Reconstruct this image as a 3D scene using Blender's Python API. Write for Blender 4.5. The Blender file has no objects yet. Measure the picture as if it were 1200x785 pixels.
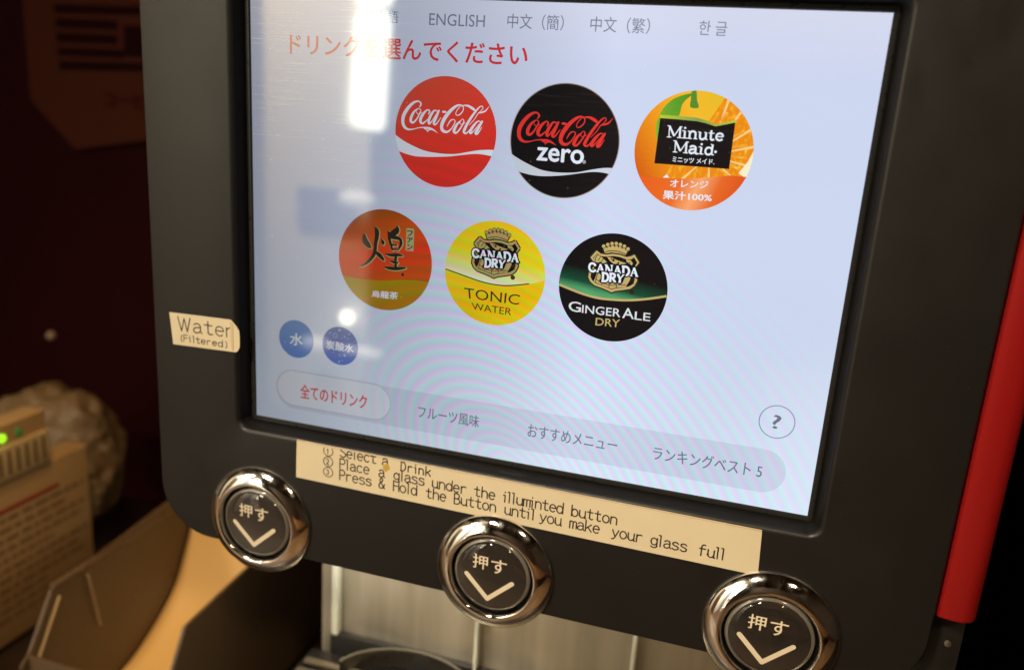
import bpy, bmesh, math, random
from mathutils import Vector, Matrix, geometry
R = math.radians
random.seed(7)
scene = bpy.context.scene
col = scene.collection

# ------------------------------------------------------------------ camera
cd = bpy.data.cameras.new('camera'); cam = bpy.data.objects.new('camera', cd); col.objects.link(cam)
cd.sensor_width = 36; cd.lens = 29.402; cd.clip_start = .01; cd.clip_end = 100
CR = Vector((.95487, .28983, .06436)); CF = Vector((-.26435, .92877, -.25983))
CF.normalize(); CR = (CR - CR.dot(CF)*CF).normalized(); CU = CR.cross(CF)
cam.matrix_world = Matrix(((CR.x, CU.x, -CF.x, .2628), (CR.y, CU.y, -CF.y, -.3961), (CR.z, CU.z, -CF.z, .5717), (0, 0, 0, 1)))
cd.dof.use_dof = True; cd.dof.focus_distance = .405; cd.dof.aperture_fstop = 5.2
scene.camera = cam

# ------------------------------------------------------------------ light
w = bpy.data.worlds.new('World'); scene.world = w; w.use_nodes = True
bg = w.node_tree.nodes['Background']; bg.inputs[0].default_value = (.9, .55, .3, 1); bg.inputs[1].default_value = .035
scene.view_settings.view_transform = 'Standard'; scene.view_settings.look = 'None'
scene.view_settings.exposure = 0; scene.view_settings.gamma = 1
scene.cycles.max_bounces = 8; scene.cycles.caustics_reflective = False; scene.cycles.caustics_refractive = False
scene.cycles.use_denoising = True; scene.cycles.sample_clamp_indirect = 6

def area(name, loc, target, size, size_y, energy, color, spread=180):
    l = bpy.data.lights.new(name, 'AREA'); l.shape = 'RECTANGLE'; l.size = size; l.size_y = size_y
    l.energy = energy; l.color = color; l.spread = R(spread)
    o = bpy.data.objects.new(name, l); col.objects.link(o); o.location = loc
    o.rotation_euler = (Vector(target) - Vector(loc)).to_track_quat('-Z', 'Y').to_euler(); return o
area('ceiling_area_light', (-1.75, -1.9, 1.75), (-1.7, -3, .1), .5, .5, 160, (1, .88, .70))  # added to brighten the pillar and wall behind the viewer
area('ceiling_area_light', (-.35, -1.2, 1.5), (.16, 0, .36), .16, .16, 2.8, (1, .84, .62), 62)
area('ceiling_area_light', (.9, -1.2, 1.5), (.3, 0, .3), .14, .14, 1.25, (1, .74, .46), 62)
def spot(name, loc, target, energy, color, ang, blend=.6, rad=.02):
    l = bpy.data.lights.new(name, 'SPOT'); l.energy = energy; l.color = color; l.spot_size = R(ang); l.spot_blend = blend; l.shadow_soft_size = rad
    o = bpy.data.objects.new(name, l); col.objects.link(o); o.location = loc
    o.rotation_euler = (Vector(target) - Vector(loc)).to_track_quat('-Z', 'Y').to_euler(); return o
spot('down_light', (-.17, .10, 1.35), (-.22, .22, .05), 18, (1, .64, .26), 26)
spot('down_light', (.05, -.25, 1.45), (-.46, .3, .12), 16, (1, .62, .28), 30)
area('bay_area_light', (.040, .060, .322), (.045, .090, .2), .10, .03, .50, (1, .92, .76))
area('bay_area_light', (.18, .060, .322), (.18, .090, .2), .24, .03, .26, (1, .80, .52))  # second bay light, added to brighten the right of the plate

# ------------------------------------------------------------------ colour helpers
def lin(c):
    return tuple((v/255/12.92 if v/255 <= .04045 else ((v/255+.055)/1.055)**2.4) for v in c[:3])

class NT:
    def __init__(s, name):
        s.m = bpy.data.materials.new(name); s.m.use_nodes = True; s.t = s.m.node_tree
        s.b = s.t.nodes['Principled BSDF']; s.l = s.t.links
    def n(s, t, **k):
        x = s.t.nodes.new(t)
        for a, v in k.items(): setattr(x, a, v)
        return x
    def math(s, op, a, b=None, clamp=False):
        x = s.n('ShaderNodeMath', operation=op); x.use_clamp = clamp
        for i, v in enumerate((a, b)):
            if v is None: continue
            if isinstance(v, (int, float)): x.inputs[i].default_value = v
            else: s.l.new(v, x.inputs[i])
        return x.outputs[0]
    def mix(s, f, a, b, blend='MIX'):
        x = s.n('ShaderNodeMix', data_type='RGBA', blend_type=blend)
        for k, v in ((0, f), (6, a), (7, b)):
            if isinstance(v, (int, float)): x.inputs[k].default_value = v
            elif isinstance(v, tuple): x.inputs[k].default_value = (*v[:3], 1)
            else: s.l.new(v, x.inputs[k])
        return x.outputs[2]
    def pos(s): return s.n('ShaderNodeNewGeometry').outputs['Position']
    def noise(s, scale, vec=None, detail=3, stretch=None):
        x = s.n('ShaderNodeTexNoise'); x.inputs['Scale'].default_value = scale; x.inputs['Detail'].default_value = detail
        v = vec or s.pos()
        if stretch:
            mp = s.n('ShaderNodeMapping'); mp.inputs['Scale'].default_value = stretch; s.l.new(v, mp.inputs[0]); v = mp.outputs[0]
        s.l.new(v, x.inputs['Vector']); return x.outputs[0]
    def ramp(s, v, a, b, lo=0., hi=1.):
        x = s.n('ShaderNodeMapRange'); s.l.new(v, x.inputs[0])
        for i, q in enumerate((a, b, lo, hi)): x.inputs[i+1].default_value = q
        return x.outputs[0]
    def bump(s, h, strength, dist):
        x = s.n('ShaderNodeBump'); x.inputs['Strength'].default_value = strength; x.inputs['Distance'].default_value = dist
        s.l.new(h, x.inputs['Height']); s.l.new(x.outputs[0], s.b.inputs['Normal'])
    def set(s, **k):
        for a, v in k.items():
            i = s.b.inputs[a.replace('_', ' ')]
            if isinstance(v, (int, float)): i.default_value = v
            elif isinstance(v, tuple): i.default_value = (*v[:3], 1)
            else: s.l.new(v, i)

def plain(name, c, rough=.5, metal=0, var=.15, nscale=60, bump=0, bscale=900, bdist=.0003, ior=1.45, coat=0):
    t = NT(name); nz = t.noise(nscale)
    c2 = tuple(v*(1-var) for v in c)
    t.set(Base_Color=t.mix(nz, c, c2), Metallic=metal, IOR=ior, Coat_Weight=coat)
    t.set(Roughness=t.ramp(t.noise(nscale*2.3), .3, .7, rough*.85, min(1, rough*1.15)))
    if bump: t.bump(t.noise(bscale), bump, bdist)
    return t.m

# --- the lit display: colour from the picture on it, one sheet of smeared glass over all of it
SCREEN = {}
def glass_common(t, color):
    """color: socket or tuple (linear) the panel shows there"""
    p = t.pos(); sep = t.n('ShaderNodeSeparateXYZ'); t.l.new(p, sep.inputs[0]); X, Z = sep.outputs[0], sep.outputs[2]
    inc = t.n('ShaderNodeSeparateXYZ'); t.l.new(t.n('ShaderNodeNewGeometry').outputs['Incoming'], inc.inputs[0])
    fall = t.ramp(t.math('ABSOLUTE', inc.outputs[0]), .18, .55, 1.0, .31)          # LCD loses light off axis, sideways most
    # pixel-grid interference fringes of the panel
    dz = t.math('SUBTRACT', Z, .384); dx = t.math('ADD', t.math('SUBTRACT', X, .154), t.math('MULTIPLY', dz, .47))
    r2 = t.math('ADD', t.math('MULTIPLY', dx, dx), t.math('MULTIPLY', dz, dz))
    r = t.math('SQRT', r2)
    fade = t.math('MULTIPLY', t.ramp(r, .0, .03, .5, 1), t.ramp(r, .10, .21, 1, 0))
    ph = t.math('MULTIPLY', t.math('SUBTRACT', r, t.math('MULTIPLY', r2, 1.0)), 1250.)
    s1 = t.math('SINE', ph); s2 = t.math('SINE', t.math('ADD', ph, 2.6))
    hat = t.math('MULTIPLY', t.math('SINE', t.math('MULTIPLY', t.math('ADD', X, t.math('MULTIPLY', Z, -.75)), 3300.)), t.math('SINE', t.math('MULTIPLY', t.math('ADD', X, t.math('MULTIPLY', Z, 1.4)), 2900.)))
    hat = t.math('MULTIPLY', hat, .018)
    fade = t.math('MULTIPLY', fade, t.ramp(X, .050, .100, 0, 1))
    comb = t.n('ShaderNodeCombineColor')
    for i, sn in enumerate((s1, s2, t.math('MULTIPLY', s1, .35))):
        v = t.math('ADD', 1., t.math('MULTIPLY', t.math('MULTIPLY', sn, fade), (.155, .105, .125)[i]))
        v = t.math('ADD', v, hat)
        t.l.new(v, comb.inputs[i])
    c = t.mix(1., color, comb.outputs[0], 'MULTIPLY')
    # slow unevenness of the backlight
    un = t.ramp(t.noise(7, detail=1), .3, .7, .95, 1.04)
    em = t.mix(1., c, c, 'MIX')
    t.l.new(em, t.b.inputs['Emission Color'])
    t.l.new(t.math('MULTIPLY', fall, un), t.b.inputs['Emission Strength'])
    # wiping streaks and dust
    st = t.noise(1., detail=4, stretch=(28, 1, 900))
    zone = t.math('MULTIPLY', t.ramp(X, .015, .08, 1, .15), t.ramp(Z, .50, .60, .15, 1))
    zone = t.math('MULTIPLY', zone, t.ramp(t.noise(30), .35, .65, .2, 1))
    streak = t.math('MULTIPLY', t.ramp(st, .52, .72, 0, 1), zone)
    vor = t.n('ShaderNodeTexVoronoi'); vor.inputs['Scale'].default_value = 260; t.l.new(p, vor.inputs['Vector'])
    dot = t.ramp(vor.outputs['Distance'], .05, .14, 1, 0)
    sepc = t.n('ShaderNodeSeparateColor'); t.l.new(vor.outputs['Color'], sepc.inputs[0])
    dot = t.math('MULTIPLY', dot, t.ramp(sepc.outputs[0], .86, .9, 0, 1))
    dot = t.math('MULTIPLY', dot, t.ramp(X, .0, .16, 1, .25))
    dirt = t.math('MAXIMUM', t.math('MULTIPLY', streak, .2), t.math('MULTIPLY', dot, .4))
    t.set(Base_Color=t.mix(dirt, (.004, .004, .005), (.55, .53, .48)))
    t.set(Roughness=t.math('ADD', t.ramp(t.noise(25), .3, .7, .02, .05), t.math('MULTIPLY', streak, .11)), IOR=1.78)
def scr(name, c, k=1.):
    if name in SCREEN: return SCREEN[name]
    t = NT(name); glass_common(t, tuple(v*k for v in lin(c))); SCREEN[name] = t.m; return t.m
def scr_grad(name, stops, x=0., y=1., o=(0, 0), L=1., noise=0, nscale=300, nst=None):
    """gradient in the plane of the display: along direction (x, y down), from point o over length L (decimetres)"""
    t = NT(name); sep = t.n('ShaderNodeSeparateXYZ'); t.l.new(t.pos(), sep.inputs[0])
    u = t.math('MULTIPLY', t.math('SUBTRACT', t.math('MULTIPLY', sep.outputs[0], 10.), o[0]), x/L)
    v = t.math('MULTIPLY', t.math('SUBTRACT', t.math('MULTIPLY', t.math('SUBTRACT', .62, sep.outputs[2]), 10.), o[1]), y/L)
    f = t.math('ADD', u, v)
    if noise: f = t.math('ADD', f, t.math('MULTIPLY', t.math('SUBTRACT', t.noise(nscale, stretch=nst), .5), noise))
    cr = t.n('ShaderNodeValToRGB'); t.l.new(f, cr.inputs[0]); e = cr.color_ramp.elements
    while len(e) < len(stops): e.new(.5)
    for k, (q, c) in enumerate(stops): e[k].position = q; e[k].color = (*lin(c), 1)
    glass_common(t, cr.outputs[0]); SCREEN[name] = t.m; return t.m

# ------------------------------------------------------------------ object helpers
def tag(o, label=None, cat=None, group=None, kind=None):
    if label: o['label'] = label
    if cat: o['category'] = cat
    if group: o['group'] = group
    if kind: o['kind'] = kind
    return o
def empty(name, loc=(0, 0, 0), parent=None):
    o = bpy.data.objects.new(name, None); o.empty_display_size = .02; col.objects.link(o); o.location = loc
    if parent: o.parent = parent
    return o
def link(name, me, parent=None, mats=()):
    o = bpy.data.objects.new(name, me); col.objects.link(o)
    for m in mats: me.materials.append(m)
    if parent:
        o.parent = parent
        base = Vector((0, 0, 0)); q = parent
        while q: base += q.location; q = q.parent
        o.location = -base
    return o
def mesh(name, V, F, mat, parent=None, smooth=False, idx=None):
    me = bpy.data.meshes.new(name); me.from_pydata([tuple(v) for v in V], [], F); me.update()
    mats = mat if isinstance(mat, (list, tuple)) else [mat]
    if smooth: me.polygons.foreach_set('use_smooth', [True]*len(F))
    o = link(name, me, parent, mats)
    if idx: me.polygons.foreach_set('material_index', idx)
    return o
def fix(o, angle=None):
    bm = bmesh.new(); bm.from_mesh(o.data); bmesh.ops.remove_doubles(bm, verts=bm.verts, dist=1e-6)
    bmesh.ops.recalc_face_normals(bm, faces=bm.faces); bm.to_mesh(o.data); bm.free()
    if angle:
        o.data.polygons.foreach_set('use_smooth', [True]*len(o.data.polygons)); o.data.set_sharp_from_angle(angle=R(angle))
    return o
def box(name, a, b, mat, parent=None, bevel=0, seg=2):
    bm = bmesh.new(); bmesh.ops.create_cube(bm, size=1)
    for v in bm.verts: v.co = Vector((a[i]+(b[i]-a[i])*(v.co[i]+.5) for i in range(3)))
    if bevel: bmesh.ops.bevel(bm, geom=bm.edges[:], offset=bevel, segments=seg, affect='EDGES', profile=.6)
    me = bpy.data.meshes.new(name); bm.to_mesh(me); bm.free()
    o = link(name, me, parent, [mat])
    if bevel: me.polygons.foreach_set('use_smooth', [True]*len(me.polygons)); me.set_sharp_from_angle(angle=R(35))
    return o
def slab(name, pts, thick, mat, parent=None, bevel=.0008):
    """polygon (3D points, planar) given a real thickness along its normal"""
    P = [Vector(p) for p in pts]; n = geometry.normal(P); bm = bmesh.new()
    vs = [bm.verts.new(p) for p in P]; f = bm.faces.new(vs)
    r = bmesh.ops.extrude_face_region(bm, geom=[f])
    for v in [g for g in r['geom'] if isinstance(g, bmesh.types.BMVert)]: v.co -= n*thick
    bmesh.ops.recalc_face_normals(bm, faces=bm.faces)
    if bevel: bmesh.ops.bevel(bm, geom=bm.edges[:], offset=bevel, segments=2, affect='EDGES')
    me = bpy.data.meshes.new(name); bm.to_mesh(me); bm.free(); return link(name, me, parent, [mat])
def tube(name, pts, r, mat, parent=None, n=8):
    V, F = [], []
    P = [Vector(p) for p in pts]
    for i, p in enumerate(P):
        t = (P[min(i+1, len(P)-1)] - P[max(i-1, 0)]).normalized()
        a = t.cross(Vector((0, 0, 1)) if abs(t.z) < .9 else Vector((1, 0, 0))).normalized(); b = t.cross(a)
        for k in range(n):
            an = 2*math.pi*k/n; V.append(p + r*(math.cos(an)*a + math.sin(an)*b))
    for i in range(len(P)-1):
        for k in range(n):
            F.append((i*n+k, i*n+(k+1) % n, (i+1)*n+(k+1) % n, (i+1)*n+k))
    F.append(tuple(range(n))); F.append(tuple((len(P)-1)*n+k for k in range(n)))
    return fix(mesh(name, V, F, mat, parent), 40)
def lathe(name, prof, cx, cz, y0, mat, parent=None, n=96, cap=False):
    """profile (radius, height towards the viewer) turned about an axis along Y"""
    V, F = [], []
    for (r, h) in prof:
        for k in range(n):
            an = 2*math.pi*k/n; V.append((cx+r*math.cos(an), y0-h, cz+r*math.sin(an)))
    for i in range(len(prof)-1):
        for k in range(n): F.append((i*n+k, i*n+(k+1) % n, (i+1)*n+(k+1) % n, (i+1)*n+k))
    if cap: F.append(tuple((len(prof)-1)*n+k for k in range(n)))
    return fix(mesh(name, V, F, mat, parent), 60)

# plane coordinates: decimetres right of / below the display's top left corner
Z0 = .62
def W(x, y, d): return Vector((x*.1, -d, Z0-y*.1))
# the same place read off the photograph: the display and the fascia are flat, so each point of them has one address
FPX = 980.06
def px(X, Y, dep=0.):
    v = CR*((X-600)/FPX) - CU*((Y-392.5)/FPX) + CF
    o = Vector((.2628, -.3961, .5717)); s = (-dep-o.y)/v.y; p = o+v*s
    return p.x*10, (Z0-p.z)*10
def reader(x0, y0, sc, dep=0.):
    return lambda x, y: px(x0+x/sc, y0+y/sc, dep)

TXT = {}
def text_geo(body, bold=0., space=1.):
    k = (body, bold, space)
    if k in TXT: return TXT[k]
    c = bpy.data.curves.new('text', 'FONT'); c.body = body; c.size = 1; c.offset = bold; c.resolution_u = 3; c.space_character = space
    c.fill_mode = 'FRONT'
    o = bpy.data.objects.new('text', c); col.objects.link(o); bpy.context.view_layer.update()
    me = bpy.data.meshes.new_from_object(o.evaluated_get(bpy.context.evaluated_depsgraph_get()))
    V = [(v.co.x, v.co.y) for v in me.vertices]; F = [tuple(p.vertices) for p in me.polygons]
    bpy.data.objects.remove(o); bpy.data.curves.remove(c); bpy.data.meshes.remove(me)
    TXT[k] = (V, F); return V, F
def catmull(P, n=5):
    if len(P) < 3: return P
    out = []
    for i in range(len(P)-1):
        p0, p1, p2, p3 = P[max(i-1, 0)], P[i], P[i+1], P[min(i+2, len(P)-1)]
        for k in range(n):
            t = k/n; out.append(tuple(.5*(2*b+(c-a)*t+(2*a-5*b+4*c-d)*t*t+(3*b-a-3*c+d)*t**3) for a, b, c, d in zip(p0, p1, p2, p3)))
    out.append(P[-1]); return out

class Flat:
    """a flat print built up of thin sheets, one mesh"""
    def __init__(s, base): s.V = []; s.F = []; s.I = []; s.M = []; s.d = base; s.k = 0
    def mi(s, m):
        if m not in s.M: s.M.append(m)
        return s.M.index(m)
    def up(s, n=1): s.k += n
    def tris(s, pts, faces, m):
        d = s.d+s.k*2.5e-6; b = len(s.V); s.V += [W(x, y, d) for x, y in pts]; i = s.mi(m)
        for f in faces:
            q = [pts[j] for j in f]; ar = sum(q[j-1][0]*q[j][1]-q[j][0]*q[j-1][1] for j in range(len(q)))
            f = f if ar < 0 else tuple(reversed(f))
            s.F.append(tuple(b+j for j in f)); s.I.append(i)
        s.k += 1
    def poly(s, pts, m):
        T = geometry.tessellate_polygon([[Vector((x, y, 0)) for x, y in pts]]); s.tris(pts, T, m)
    def circle(s, cx, cy, r, m, n=96, ry=None):
        s.poly([(cx+r*math.cos(2*math.pi*i/n), cy+(ry or r)*math.sin(2*math.pi*i/n)) for i in range(n)], m)
    def ring(s, cx, cy, r, wd, m, n=80, a0=0, a1=360):
        P = [(cx+r*math.cos(R(a0+(a1-a0)*i/n)), cy+r*math.sin(R(a0+(a1-a0)*i/n)), wd) for i in range(n+1)]; s.stroke(P, m, caps=(a1-a0 < 360))
    def clipped(s, pts, cx, cy, r, m, n=96):
        C = [(cx+r*math.cos(2*math.pi*i/n), cy+r*math.sin(2*math.pi*i/n)) for i in range(n)]
        P = list(pts)
        for i in range(n):
            a, b = C[i], C[(i+1) % n]; out = []
            side = lambda p: (b[0]-a[0])*(p[1]-a[1])-(b[1]-a[1])*(p[0]-a[0])
            for j in range(len(P)):
                p, q = P[j-1], P[j]; sp, sq = side(p), side(q)
                if sp*sq < 0: t = sp/(sp-sq); out.append((p[0]+(q[0]-p[0])*t, p[1]+(q[1]-p[1])*t))
                if sq >= 0: out.append(q)
            P = out
            if not P: return
        s.poly(P, m)
    def stroke(s, P, m, caps=True, smooth=False, n=5):
        """P: (x, y, width)"""
        if smooth: P = catmull(P, n)
        elif len(P) > 2:
            for i in range(1, len(P)-1):
                a, p, b = P[i-1], P[i], P[i+1]; ux, uy, vx, vy = p[0]-a[0], p[1]-a[1], b[0]-p[0], b[1]-p[1]
                L = math.hypot(ux, uy)*math.hypot(vx, vy)
                if L > 0 and (ux*vx+uy*vy)/L < .5:
                    s.stroke(P[:i+1], m, caps); s.stroke(P[i:], m, caps); return
        pts = []; F = []
        for i, p in enumerate(P):
            a, b = P[max(i-1, 0)], P[min(i+1, len(P)-1)]; tx, ty = b[0]-a[0], b[1]-a[1]; L = math.hypot(tx, ty) or 1
            h = p[2]/2
            if 0 < i < len(P)-1 and not smooth:
                u = math.hypot(p[0]-a[0], p[1]-a[1]) or 1; cs = ((p[0]-a[0])*tx+(p[1]-a[1])*ty)/u/L
                h /= max(cs, .5)
            pts += [(p[0]-ty/L*h, p[1]+tx/L*h), (p[0]+ty/L*h, p[1]-tx/L*h)]
            if i: F.append((2*i-2, 2*i-1, 2*i+1, 2*i))
        s.tris(pts, F, m)
        if caps:
            for (x, y, wd) in (P[0], P[-1]):
                if wd > 0: s.circle(x, y, wd/2, m, 12)
    def text(s, body, box4, m, bold=0., corners=None, space=1., italic=0):
        if bold > .005:
            n = 2 if bold < .012 else 4
            if corners: w_ = math.hypot(corners[3][0]-corners[0][0], corners[3][1]-corners[0][1]); e = bold*w_*.9; c0 = corners
            else: e = bold*(box4[3]-box4[1])*.9
            for dx, dy in ((-1, 0), (1, 0), (0, -.8), (0, .8))[:n]:
                if corners: s.text(body, None, m, 0, [(x+dx*e, y+dy*e) for x, y in corners])
                else: s.text(body, (box4[0]+dx*e, box4[1]+dy*e, box4[2]+dx*e, box4[3]+dy*e), m, 0)
            return
        bold = 0
        """fit into box (x0, y0 top, x1, y1 bottom) or into a bilinear quad of corners TL TR BR BL"""
        V, F = text_geo(body, bold, space); xs = [v[0] for v in V]; ys = [v[1] for v in V]
        a, b, c, d = min(xs), max(xs), min(ys), max(ys)
        out = []
        for x, y in V:
            u, v = (x-a)/(b-a), (d-y)/(d-c)
            if corners:
                TL, TR, BR, BL = corners
                out.append(tuple((TL[i]*(1-u)+TR[i]*u)*(1-v)+(BL[i]*(1-u)+BR[i]*u)*v for i in (0, 1)))
            else: out.append((box4[0]+(box4[2]-box4[0])*u+italic*(.5-v), box4[1]+(box4[3]-box4[1])*v))
        s.tris(out, F, m)
    def done(s, name, parent): return mesh(name, s.V, s.F, s.M, parent, idx=s.I)

# ================================================================== SETTING
M = {}
t = NT('dark_red_wall'); n1 = t.noise(3, detail=2)
sx = t.n('ShaderNodeSeparateXYZ'); t.l.new(t.pos(), sx.inputs[0])
t.set(Base_Color=t.mix(n1, (.026, .0026, .003), (.010, .0016, .003)), Roughness=.9, IOR=1.15); M['wall'] = t.m
M['cream'] = plain('cream_plaster', (.78, .72, .60), .8, var=.12, nscale=2, bump=.3, bscale=80, bdist=.002)
M['brownwall'] = plain('dark_brown_panelling', (.075, .045, .026), .6, var=.4, nscale=1.5)
M['ceil'] = plain('brown_ceiling', (.10, .07, .045), .8, nscale=2)
M['floor'] = plain('brown_floor', (.09, .05, .028), .5, nscale=4)
M['counter'] = plain('dark_counter_laminate', (.030, .017, .011), .35, var=.5, nscale=30)
def struct(o): o['kind'] = 'structure'; return o
struct(box('floor', (-4.5, -5, -.95), (2.6, .9, -.90), M['floor']))
struct(box('ceiling', (-4.5, -5, 2.0), (2.6, .9, 2.05), M['ceil']))
struct(box('wall', (-4.5, .52, -.90), (2.6, .58, 2.0), M['wall']))
struct(box('pillar', (-1.93, -3.1, -.90), (-1.40, -3.0, 2.0), M['cream'], None, .01))
M['bluewall'] = plain('blue_grey_plaster', (.20, .22, .30), .8, nscale=2)
struct(box('wall', (-4.5, -3.14, -.90), (-1.94, -3.06, 2.0), M['bluewall']))
struct(box('wall', (-2.6, -3.0, -.90), (-2.5, .50, 2.0), M['cream']))
struct(box('wall', (-1.38, -4.6, -.90), (2.6, -4.5, 2.0), M['brownwall']))
struct(box('wall', (2.5, -4.49, -.90), (2.6, .50, 2.0), M['brownwall']))
struct(box('dark_wall_slab', (-2.498, -2.1, -.90), (-2.485, -1.35, 1.15), M['brownwall']))  # unseen dark slabs, added to break up the chrome reflections
struct(box('dark_wall_slab', (-2.498, -.95, -.90), (-2.485, -.55, 1.6), M['brownwall']))
for x in (-2.0, -1.1, -.2, .7): struct(box('added_beam', (x-.07, -4.4, 1.86), (x+.07, .4, 1.995), M['brownwall']))  # unseen beams, added for detail in the chrome reflections
struct(box('counter', (-1.6, -.16, -.04), (1.2, .50, 0.0), M['counter'], bevel=.004))
M['ledge'] = plain('tan_wood_ledge', (.30, .17, .075), .4, var=.4, nscale=12)
struct(box('added_ledge', (-1.6, -.60, -.10), (1.2, -.165, -.06), M['ledge'], bevel=.004))  # unseen ledge, added to give the chrome rings a tan reflection below
M['wood'] = plain('orange_wood_table', (.42, .20, .07), .35, var=.45, nscale=8)

# ================================================================== THE DISPENSER
disp = empty('drink_dispenser', (.152, 0.1, 0))
tag(disp, 'black touch-screen soft drink dispenser with three chrome push buttons and a red side edge', 'drink dispenser')
t = NT('matte_black_plastic')
t.set(Base_Color=t.mix(t.noise(12), (.0095, .0090, .0085), (.0075, .0072, .0070)), Roughness=t.math('ADD', t.ramp(t.noise(40), .3, .7, .39, .46), t.math('MULTIPLY', t.ramp(t.noise(22, detail=4, stretch=(1, 1, .4)), .56, .72, 0, 1), -.09)), IOR=1.45)
t.bump(t.noise(1600, detail=2), .25, .00012); M['panel'] = t.m
vo = t.n('ShaderNodeTexVoronoi'); vo.inputs['Scale'].default_value = 170; t.l.new(t.pos(), vo.inputs['Vector'])
sc_ = t.n('ShaderNodeSeparateColor'); t.l.new(vo.outputs['Color'], sc_.inputs[0])
dd = t.math('MULTIPLY', t.ramp(vo.outputs['Distance'], .03, .07, 1, 0), t.ramp(sc_.outputs[0], .80, .86, 0, .35))
t.set(Base_Color=t.mix(dd, t.mix(t.noise(12), (.0095, .0090, .0085), (.0075, .0072, .0070)), (.16, .14, .11)))
M['black'] = plain('black_plastic', (.008, .007, .006), .5, nscale=20)
M['gasket'] = plain('black_gasket', (.02, .02, .02), .3)
t = NT('chrome'); t.set(Base_Color=(.86, .83, .78), Metallic=1., Roughness=t.ramp(t.noise(150, detail=5), .40, .70, .03, .17))
t.bump(t.noise(55, detail=2), .22, .0009); M['chrome'] = t.m
M['steel'] = plain('brushed_steel', (.62, .58, .50), .34, metal=1, var=.2, nscale=9)

def rr(x0, x1, z0, z1, r, n=10):
    P = []
    for (cx, cz, a) in ((x1-r, z1-r, 0), (x0+r, z1-r, 90), (x0+r, z0+r, 180), (x1-r, z0+r, 270)):
        for k in range(n+1):
            an = R(a+90*k/n); P.append((cx+r*math.cos(an), cz+r*math.sin(an)))
    return P
# fascia: outer edge rolled back, opening with a soft rolled rim and sloping walls
Zt = .700; Zb = Z0-.3087
loops = []
def add_loop(off_out=None, y=0, off_in=None):
    if off_out is not None: P = rr(-.0607+off_out, .3656-off_out, Zb+off_out, Zt-off_out, .033-off_out)
    else: P = rr(-off_in, .304+off_in, Z0-.228-off_in, Z0+off_in, .0008+off_in*.85)
    loops.append([(x, y, z) for x, z in P])
for o_, y in ((0, .028), (0, -.0068), (.0004, -.0086), (.0014, -.0097), (.003, -.0100)): add_loop(off_out=o_, y=y)
for o_, y in ((.0078, -.0100), (.0068, -.0098), (.0058, -.0092), (.0050, -.0080), (.0045, -.0062), (.0030, .0002), (.0030, .004)): add_loop(off_in=o_, y=y)
V = [p for L in loops for p in L]; N = len(loops[0]); F = []
for i in range(len(loops)-1):
    for k in range(N): F.append((i*N+k, i*N+(k+1) % N, (i+1)*N+(k+1) % N, (i+1)*N+k))
M['recess'] = plain('recess_black', (.010, .009, .008), .55, ior=1.25)
fi = [0 if i < 8 else 1 for i in range(len(loops)-1) for k in range(N)]
fas = mesh('front_panel', V, F, [M['panel'], M['recess']], disp, idx=fi); fas = fix(fas, 30)
# thin gasket between wall of the opening and the glass
gk = []
for o_, y in ((.0030, -.0004), (.0022, -.0009), (.0006, -.0009), (.00005, -.0002), (.00005, .003)):
    gk.append([(x, y, z) for x, z in rr(-o_, .304+o_, Z0-.228-o_, Z0+o_, .0003+o_*.5)])
V = [p for L in gk for p in L]; F = []
for i in range(len(gk)-1):
    for k in range(N): F.append((i*N+k, i*N+(k+1) % N, (i+1)*N+(k+1) % N, (i+1)*N+k))
fix(mesh('gasket', V, F, M['gasket'], disp), 30)
box('head_housing', (-.045, .006, Zb+.012), (.350, .30, .70), M['black'], disp, .006)
box('column', (-.0135, .104, .02), (.340, .30, Zb+.012), M['black'], disp, .004)
box('base', (-.016, -.03, .001), (.350, .30, .150), M['black'], disp, .006)

# red strip beside the fascia
t = NT('red_plastic'); t.set(Base_Color=t.mix(t.noise(1, stretch=(160, 160, 3)), (.36, .010, .009), (.24, .005, .007)), Roughness=t.ramp(t.noise(1, stretch=(60, 60, 5)), .3, .7, .26, .5)); M['red'] = t.m
prof = [(.3662, .01), (.3662, -.0075), (.3672, -.0090), (.3715, -.0102), (.3765, -.0104), (.3805, -.0088), (.3828, -.0055), (.3836, 0), (.3840, .03)]
V = []; F = []
zs = [.3575, .3590, .70]
for z in zs:
    for (x, y) in prof: V.append((x, y if z > .358 else y+.001, z))
n = len(prof)
for i in range(len(zs)-1):
    for k in range(n-1): F.append((i*n+k, i*n+k+1, (i+1)*n+k+1, (i+1)*n+k))
F.append(tuple(range(n)))
fix(mesh('side_strip', V, F, M['red'], disp), 35)
box('side_housing', (.3668, .004, .02), (.3835, .29, .356), M['black'], disp, .004)
lathe('screw', [(.0016, 0), (.0016, .0008), (.0009, .0011)], .3765, .338, .004, M['steel'], disp, 20, cap=True)

# -------------------------------------------------- the bay under the fascia
t = NT('steel_back_plate')
t.set(Base_Color=t.mix(t.noise(1, detail=3, stretch=(60, 1, 5)), (.74, .69, .58), (.26, .22, .16)), Metallic=.75, Roughness=.36); M['plate'] = t.m  # mottled reflections painted into the base colour as stretched noise
box('back_plate', (-.012, .098, .158), (.316, .104, Zb+.020), M['plate'], disp, .002)
t = NT('pale_translucent_plastic'); t.set(Base_Color=(.72, .72, .60), Roughness=.3, Transmission_Weight=.25); M['pale'] = t.m
for x, wd in ((.003, .005), (.113, .0028), (.222, .0028)):
    box('pale_bar', (x-wd/2, .090, .188), (x+wd/2, .0975, Zb+.010), M['pale'], disp, .001)  # solid pale bars for the pale upright lines before the plate
def arc_pts(cx, cy, rx, ry, z, a0, a1, n=24): return [(cx+rx*math.cos(R(a0+(a1-a0)*i/n)), cy+ry*math.sin(R(a0+(a1-a0)*i/n)), z) for i in range(n+1)]
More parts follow.
